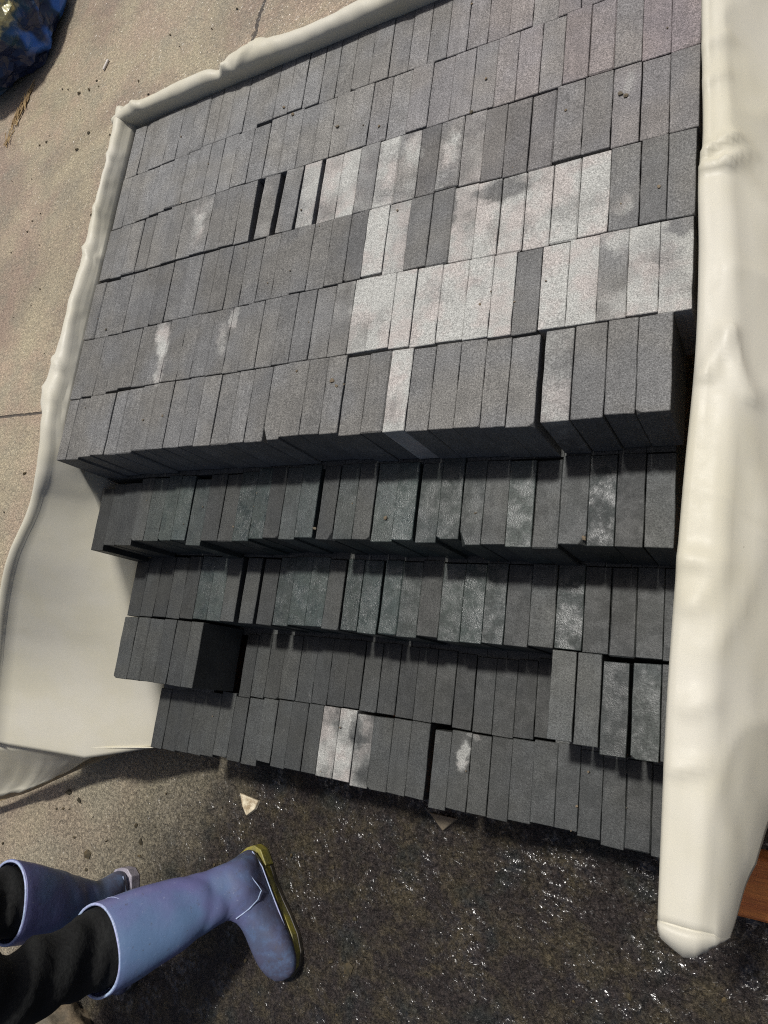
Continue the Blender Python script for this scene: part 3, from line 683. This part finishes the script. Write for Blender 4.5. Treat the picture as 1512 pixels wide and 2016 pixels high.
def boot(ankle, lean, lab, yaw=0.0, sole=None):
    """rubber boot over ground point `ankle`; `lean` = world shift of the shaft per metre of height"""
    R_ = Matrix.Rotation(yaw, 3, 'Z')
    f, l = R_ @ FWD, R_ @ LEFT
    def place(u, v, w):
        p = Vector(ankle) + f * u + l * v + UP * w
        h = max(0.0, w - 0.09)
        return p + Vector(lean) * h * (1 if h > 0.05 else h / 0.05)
    # resample the rings for smooth creases
    rings = []
    for (a, b) in zip(RINGS, RINGS[1:]):
        for k in range(3):
            t = k / 3
            rings.append(tuple(tuple(p + (q - p) * t for p, q in zip(a[c], b[c])) for c in (0, 1)) + (a[2] + (b[2] - a[2]) * t,))
    rings.append(RINGS[-1])
    vs = []
    for (A, B, hb) in rings:
        for k in range(NSEG):
            th = 2 * math.pi * k / NSEG
            c, s_ = math.cos(th), math.sin(th)
            c = math.copysign(abs(c) ** 0.85, c); s_ = math.copysign(abs(s_) ** 0.9, s_)
            u = (A[0] + B[0]) / 2 + (A[0] - B[0]) / 2 * c
            w = (A[1] + B[1]) / 2 + (A[1] - B[1]) / 2 * c
            v = hb * s_
            # ankle creases
            cre = 0.006 * math.exp(-((w - 0.135 + 0.5 * (u - 0.03)) / 0.009) ** 2) + 0.005 * math.exp(-((w - 0.172 - 0.3 * u) / 0.010) ** 2) + 0.003 * math.exp(-((w - 0.215 + 0.35 * u) / 0.012) ** 2)
            v *= 1 - cre / max(hb, .01)
            u -= cre * 0.6 * c
            p = place(u, v, w)
            p += Vector((wob(p, 14, .003), wob(p + Vector((3, 0, 0)), 14, .003), 0)) * min(1, max(0, (w - .1) / .1))
            vs.append(p)
    n = len(rings)
    shaft = mesh_obj('rubber_boot', vs, grid_faces(n, NSEG, True) + [tuple(range((n - 1) * NSEG, n * NSEG))], MAT_RUBBER, None, True, 0.004, -1, 1)
    attach(shaft, per)
    shaft['label'] = lab
    subs = []
    # pale trim lines round the cuff and the seam over the ankle
    def tube(name, pts, r, mat, closed=False):
        vs, m = [], 6
        for i, p in enumerate(pts):
            q = pts[(i + 1) % len(pts)] if closed or i < len(pts) - 1 else p + (p - pts[i - 1])
            t = (q - p).normalized()
            s1 = t.orthogonal().normalized()
            ref = Vector((0.3, 0.2, 0.93))
            s1 = (ref - t * ref.dot(t)).normalized(); s2 = t.cross(s1)
            for k in range(m):
                a = 2 * math.pi * k / m
                vs.append(p + (s1 * math.cos(a) + s2 * math.sin(a)) * r)
        fs = grid_faces(len(pts), m, True)
        if closed:
            L = len(pts) - 1
            fs += [(L * m + k, L * m + (k + 1) % m, (k + 1) % m, k) for k in range(m)]
        o = mesh_obj(name, vs, fs, mat, None, True)
        subs.append(o); return o
    def loop(w, grow):
        out = []
        for k in range(40):
            th = 2 * math.pi * k / 40
            c, s_ = math.cos(th), math.sin(th)
            c = math.copysign(abs(c) ** 0.85, c); s_ = math.copysign(abs(s_) ** 0.9, s_)
            t = (0.345 - w) / (0.345 - 0.29)
            ru = 0.087 - 0.004 * t + grow; rv = 0.066 - 0.0015 * t + grow
            out.append(place(-0.001 - 0.002 * t + ru * c, rv * s_, w))
        return out
    tube('cuff_rim', loop(0.345, 0.0), 0.0032, MAT_TRIM, True)
    tube('trim_line', loop(0.318, 0.0012), 0.0021, MAT_TRIM, True)
    seam = [place(u, 0.0455 + dv, w) for u, w, dv in ((-.02, .165, .004), (.0, .15, .0005), (.022, .130, -.001), (.04, .108, -.004))]
    seam2 = [place(u, v, w) for u, v, w in ((-.072, .030, .05), (-.03, .0415, .047), (.03, .043, .045), (.09, .046, .043), (.14, .0475, .042), (.175, .041, .038))]
    tube('seam', seam2, 0.0016, MAT_TRIM)
    inst = [place(u, v, w) for u, v, w in ((.052, .012, .126), (.046, .030, .112), (.036, .0415, .096), (.022, .0445, .082))]
    tube('seam', inst, 0.0016, MAT_TRIM)
    rear = [place(u, v, w) for u, v, w in ((-.040, .0385, .115), (-.018, .0435, .098), (.010, .0455, .085), (.022, .0455, .080))]
    tube('seam', rear, 0.0012, MAT_TRIM)
    # sole: outline in plan
    OUT = [(-.088, 0), (-.084, .022), (-.066, .036), (-.03, .037), (.01, .036), (.05, .040), (.09, .046), (.13, .049), (.165, .043), (.190, .028), (.203, 0)]
    OUT = OUT + [(u, -v) for u, v in OUT[-2:0:-1]]
    def slab_(name, z0, z1, g, mat, heel=False, u1=9):
        pts = [(u * (1 + g * 4), v * (1 + g * 12)) for u, v in OUT if u <= u1]
        n_ = len(pts)
        vs = [place(u, v, z0) for u, v in pts] + [place(u, v, z1) for u, v in pts]
        fs = [tuple(range(n_))[::-1], tuple(range(n_, 2 * n_))] + [(k, (k + 1) % n_, n_ + (k + 1) % n_, n_ + k) for k in range(n_)]
        o = mesh_obj(name, vs, fs, mat, None)
        bv = o.modifiers.new('bev', 'BEVEL'); bv.width = 0.002; bv.segments = 2
        subs.append(o)
    slab_('outsole', 0.0, 0.012, 0.003, MAT_OUTSOLE)
    slab_('sole', 0.0115, 0.030, 0.0, sole or MAT_SOLE)
    slab_('heel', 0.001, 0.0305, 0.008, sole or MAT_SOLE, u1=-.03)
    for s_ in subs:
        s_.parent = shaft
        s_.matrix_parent_inverse = Matrix.Identity(4)
        s_.matrix_parent_inverse = (Matrix.Translation(-Vector(per.location))).inverted() @ Matrix.Translation(-Vector(per.location))
    return place

pl = boot((-1.120, -0.510, 0), (-0.61, -0.425, 0), 'left boot, foremost, muddy round the foot')
pr = boot((-1.560, -0.660, 0), (-0.13, 0.22, 0), 'right boot, behind the other', -0.38, MAT_LIT_SOLE)

# trousers: one continuous surface, two legs joined at the hips
def leg_ring(c, f, rx, ry, n=24):
    out = []
    for k in range(n):
        th = 2 * math.pi * k / n
        p = Vector(c) + f * (rx * math.cos(th)) + Vector((-f.y, f.x, 0)) * (ry * math.sin(th))
        out.append(p)
    return out
def leg(pl_, knee, hip, inner):
    vs = []
    b = pl_(-0.004, 0, 0.30); c = pl_(-0.004, 0, 0.345); d = pl_(-0.004, 0, 0.20)
    st = [(d, .045, .036), (b, .077, .058), (c, .080, .060), (c.lerp(Vector(knee), .2), .066, .052), (c.lerp(Vector(knee), .5), .070, .058), (c.lerp(Vector(knee), .8), .070, .062), (Vector(knee), .070, .066),
          (Vector(knee).lerp(Vector(hip), .12), .074, .070), (Vector(knee).lerp(Vector(hip), .4), .084, .080), (Vector(knee).lerp(Vector(hip), .7), .095, .088), (Vector(hip), .108, .094)]
    fine = []
    for a, e in zip(st, st[1:]):
        for k in range(5):
            t = k / 5
            fine.append((a[0].lerp(e[0], t), a[1] + (e[1] - a[1]) * t, a[2] + (e[2] - a[2]) * t))
    fine.append(st[-1])
    for i, (p, rx, ry) in enumerate(fine):
        ring = leg_ring(p, FWD, rx, ry)
        for q in ring:
            dd = wob(q, 16, .007) + wob(q * 1.0 + Vector((7, 3, 1)), 42, .0035) + 0.006 * math.sin(q.z * 75 + 2.2 * math.atan2(q.y - p.y, q.x - p.x)) * (1 if i > 12 else 0.2)
            vs.append(q + (q - p).normalized() * dd)
    return vs, len(fine)
va, na = leg(pl, (-1.305, -0.660, 0.53), (-1.36, -0.56, 0.86), 1)
vb, nb = leg(pr, (-1.60, -0.640, 0.53), (-1.50, -0.65, 0.86), -1)
n = 24
vs = va + vb
fs = grid_faces(na, n, True) + [tuple(len(va) + v for v in q) for q in grid_faces(nb, n, True)]
hips = Vector((-1.43, -0.605, 0.96))
base = len(vs)
# hip girdle: both thighs close into one pelvis ring
ringP = []
for k in range(n):
    th = 2 * math.pi * k / n
    ringP.append(hips + FWD * (0.12 * math.cos(th)) + LEFT * (0.175 * math.sin(th)))
vs += ringP + [p + Vector((0, 0, 0.12)) for p in ringP]
a0, b0 = (na - 1) * n, len(va) + (nb - 1) * n
for k in range(n):
    k2 = (k + 1) % n
    s_ = math.sin(2 * math.pi * (k + .5) / n)
    src = a0 if s_ >= 0 else b0
    fs.append((src + k, src + k2, base + k2, base + k))
    fs.append((base + k, base + k2, base + n + k2, base + n + k))
fs.append(tuple(base + n + k for k in range(n)))
# crotch: inner halves of the two thigh tops meet
for k in range(n // 2):
    i1, i2 = n // 2 + k, (n // 2 + k + 1) % n
    j1, j2 = (n - i1) % n, (n - i2) % n
    fs.append((a0 + i1, a0 + i2, b0 + j2, b0 + j1))
tr = mesh_obj('trousers', vs, fs, MAT_TROUSER, None, True)
attach(tr, per)

# ------------------------------------------------------------------ crumpled printed sack at the upper left
def printed_material():
    N = Nodes('printed_film')
    tc = N.n('ShaderNodeTexCoord'); V = tc.outputs['Object']
    sep = N.n('ShaderNodeSeparateXYZ'); N.lk(V, sep.inputs[0])
    n1 = N.noise(V, 4.5, 3, 0.55, 0.5)
    n2 = N.noise(N.vmath('ADD', V, (4, 9, 2)), 9, 3, 0.6, 0.8)
    c = N.mix(N.step(n1, 0.45, 0.6), (0.014, 0.024, 0.07), (0.025, 0.07, 0.11))
    hi = N.step(N.math('ADD', sep.outputs[2], N.math('MULTIPLY', n2, 0.25)), 0.14, 0.19)
    c = N.mix(hi, c, N.mix(N.step(n2, 0.44, 0.50), (0.20, 0.24, 0.32), (0.50, 0.47, 0.25)))
    red = N.math('MULTIPLY', N.step(n1, 0.50, 0.56), N.step(n2, 0.52, 0.46))
    c = N.mix(N.math('MULTIPLY', red, N.step(sep.outputs[2], 0.16, 0.22)), c, (0.24, 0.02, 0.05))
    blue = N.math('MULTIPLY', N.math('MULTIPLY', N.step(N.noise(V, 5, 2), 0.48, 0.56), N.step(sep.outputs[2], 0.02, -0.06)), N.step(sep.outputs[0], 0.05, 0.2))
    c = N.mix(blue, c, (0.04, 0.14, 0.48))
    b = N.bump(N.noise(V, 11, 3, 0.5, 1.5), 0.5, 0.02)
    return N.set(color=c, rough=0.3, spec=0.5, normal=b.outputs[0])
bm = bmesh.new()
bmesh.ops.create_icosphere(bm, subdivisions=5, radius=1.0)
for v in bm.verts:
    d = v.co.normalized()
    q = Vector([math.copysign(abs(c) ** 0.75, c) for c in d])
    k = 1 + 0.10 * noise.noise(d * 2.2 + Vector((3, 1, 7)))
    cells = noise.voronoi(d * 2.3 + Vector((1, 5, 2)))[0]
    k += 0.20 * (cells[1] - cells[0]) - 0.07 + 0.03 * noise.noise(d * 7) + 0.07 * (1 - abs(noise.noise(d * 3.3 + Vector((8, 2, 5))))) ** 5
    v.co = Vector((q.x * 0.40, q.y * 0.40, q.z * 0.27)) * k
    v.co.z = max(v.co.z, -0.21)
me = bpy.data.meshes.new('plastic_sack'); bm.to_mesh(me); bm.free()
me.materials.append(printed_material())
o = link(bpy.data.objects.new('plastic_sack', me))
o.location = (-3.45, 2.98, 0.212)
tag(o, 'crumpled dark blue plastic sack with red and yellow print on the concrete', 'sack')

# ------------------------------------------------------------------ small litter
def sticks(name, c, n, spread, length, ang, mat, r=0.0016, seed=1):
    rr = random.Random(seed)
    vs, fs = [], []
    for i in range(n):
        a = ang + rr.gauss(0, 0.35)
        t = rr.gauss(0, 0.5)
        px = c[0] + math.cos(ang) * t * spread[0] - math.sin(ang) * rr.gauss(0, .5) * spread[1]
        py = c[1] + math.sin(ang) * t * spread[0] + math.cos(ang) * rr.gauss(0, .5) * spread[1]
        L = length * rr.uniform(.4, 1.2)
        z0, z1 = rr.uniform(.002, .012), rr.uniform(.002, .016)
        p0 = Vector((px - math.cos(a) * L / 2, py - math.sin(a) * L / 2, z0)); p1 = Vector((px + math.cos(a) * L / 2, py + math.sin(a) * L / 2, z1))
        d = (p1 - p0).normalized(); s1 = Vector((-d.y, d.x, 0)).normalized() * r; s2 = Vector((0, 0, r))
        b = len(vs)
        vs += [p0 + s1, p0 + s2, p0 - s1, p0 - s2, p1 + s1, p1 + s2, p1 - s1, p1 - s2]
        fs += [(b + k, b + (k + 1) % 4, b + 4 + (k + 1) % 4, b + 4 + k) for k in range(4)] + [(b, b + 1, b + 2, b + 3), (b + 7, b + 6, b + 5, b + 4)]
    return mesh_obj(name, vs, fs, mat)
o = sticks('straw_clump', (-3.25, 2.47), 46, (0.16, 0.025), 0.09, math.radians(75), MAT_STRAW, 0.0022, 3)
tag(o, 'small clump of dry straw lying below the crumpled sack', 'straw', kind='stuff')

vs, fs = [], []
rr = random.Random(5)
for i in range(150):
    u = rr.random()
    if i < 95: c = (rr.uniform(-3.2, -1.5), rr.uniform(0.2, 2.6))
    elif i < 120: c = (rr.uniform(-2.4, -1.45), rr.uniform(-0.75, -0.35))
    else: c = (rr.uniform(-1.6, -0.1), rr.uniform(-0.9, -0.34))
    s_ = rr.uniform(.002, .0075) * (2.0 if rr.random() < .22 else 1); a = rr.uniform(0, 6.3); el = rr.uniform(.25, 1)
    b = len(vs)
    for k in range(5):
        th = a + k * 1.2566
        e = s_ * rr.uniform(.6, 1.2)
        x_, y_ = e * math.cos(th), e * el * math.sin(th)
        vs.append((c[0] + x_ * math.cos(a) - y_ * math.sin(a), c[1] + x_ * math.sin(a) + y_ * math.cos(a), rr.uniform(.002, .004)))
    vs.append((c[0], c[1], .004 + s_ * .5)); vs.append((c[0], c[1], .0005))
    for k in range(5):
        fs.append((b + k, b + (k + 1) % 5, b + 5)); fs.append((b + (k + 1) % 5, b + k, b + 6))
o = mesh_obj('crumbs', vs, fs, MAT_SPECK)
tag(o, 'dark crumbs of leaf and grit scattered over the concrete', 'crumbs', kind='stuff')

def pebble(name, loc, scale, rot, mat, seed, sub=3, amp=0.25, sharp=False):
    bm = bmesh.new()
    bmesh.ops.create_icosphere(bm, subdivisions=sub, radius=1.0)
    for v in bm.verts:
        d = v.co.normalized()
        v.co = d * (1 + amp * noise.noise(d * 1.7 + Vector((seed, 0, 0))) + amp * .4 * noise.noise(d * 5 + Vector((0, seed, 0))))
        v.co.x *= scale[0]; v.co.y *= scale[1]; v.co.z *= scale[2]
    for f in bm.faces: f.smooth = True
    me = bpy.data.meshes.new(name); bm.to_mesh(me); bm.free(); me.materials.append(mat)
    o = link(bpy.data.objects.new(name, me)); o.location = loc; o.rotation_euler = (0, 0, rot)
    return o
o = pebble('stone', (-1.715, -1.045, 0.03), (0.15, 0.115, 0.075), 0.4, MAT_STONE, 3.0, 4)
tag(o, 'rounded brown stone on the ground below the black trouser leg', 'stone')

def prism(name, pts, z0, z1, mat):
    n_ = len(pts)
    vs = [(x_, y_, z0) for x_, y_ in pts] + [(x_ * .96 + pts[0][0] * .04, y_ * .96 + pts[0][1] * .04, z1) for x_, y_ in pts]
    fs = [tuple(range(n_))[::-1], tuple(range(n_, 2 * n_))] + [(k, (k + 1) % n_, n_ + (k + 1) % n_, n_ + k) for k in range(n_)]
    o = mesh_obj(name, vs, fs, mat)
    bv = o.modifiers.new('bev', 'BEVEL'); bv.width = 0.0015; bv.segments = 2
    return o
o = prism('chip_or_light_patch', [(-1.236, -0.322), (-1.172, -0.330), (-1.180, -0.352), (-1.204, -0.372), (-1.222, -0.352)], 0.001, 0.010, MAT_FLAKE)
tag(o, 'triangular beige marbled stone chip on the wet ground by the boot heel', 'stone chip')
o = prism('chip_or_light_patch', [(-0.705, -0.268), (-0.635, -0.268), (-0.668, -0.300)], 0.001, 0.008, MAT_STONE)  # added plate standing in for light falling through the block gap
tag(o, 'dull brown triangle added as a patch of light below the lowest blocks', 'stone chip')

bm = bmesh.new()
bmesh.ops.create_cone(bm, cap_ends=True, segments=10, radius1=0.006, radius2=0.0052, depth=0.05)
bmesh.ops.bevel(bm, geom=bm.edges[:], offset=0.0008, segments=1, affect='EDGES')
me = bpy.data.meshes.new('paper_stub'); bm.to_mesh(me); bm.free(); me.materials.append(MAT_STUB)
o = link(bpy.data.objects.new('paper_stub', me)); o.location = (-2.64, 2.50, 0.0062); o.rotation_euler = (math.radians(90), 0, math.radians(-20))
tag(o, 'small white paper stub lying on dry concrete behind the bag', 'litter')

# grit lying on the stack
bm = bmesh.new()
rr = random.Random(21)
GR = [(-0.651, 0.461, 0.66), (-0.641, 0.451, 0.66), (-0.214, 0.862, 0.66), (-0.206, 0.855, 0.66), (-0.841, 1.044, 0.66), (-0.867, 1.07, 0.66),
      (-0.452, 0.913, 0.66), (-0.725, 0.977, 0.66), (-0.595, 0.263, 0.532), (-0.263, 0.231, 0.532), (-0.737, 0.245, 0.532)]
GR += [(rr.uniform(-1.3, -0.15), rr.uniform(0.4, 1.15), 0.66) for _ in range(34)] + [(rr.uniform(-1.25, -0.2), rr.uniform(0.24, 0.32), 0.532) for _ in range(8)] \
    + [(rr.uniform(-1.2, -0.2), rr.uniform(-0.22, -0.10), 0.276) for _ in range(8)]
for k, (x, y, z) in enumerate(GR):
    r = rr.uniform(0.0022, 0.0042) if k < 11 else rr.uniform(0.0010, 0.0026)
    m = Matrix.Translation((x, y, z + r * 0.45)) @ Matrix.Rotation(rr.uniform(0, 6), 4, 'Z') @ Matrix.Diagonal((r * rr.uniform(.8, 1.6), r, r * .7, 1))
    res = bmesh.ops.create_icosphere(bm, subdivisions=1, radius=1.0, matrix=m)
    for v in res['verts']: v.co += Vector((rr.uniform(-1, 1), rr.uniform(-1, 1), rr.uniform(-.5, .5))) * r * 0.25
me = bpy.data.meshes.new('stone_grit'); bm.to_mesh(me); bm.free(); me.materials.append(MAT_STONE)
o = link(bpy.data.objects.new('stone_grit', me))
tag(o, 'small stone crumbs and grit lying on the tops of the blocks', 'grit', kind='stuff')
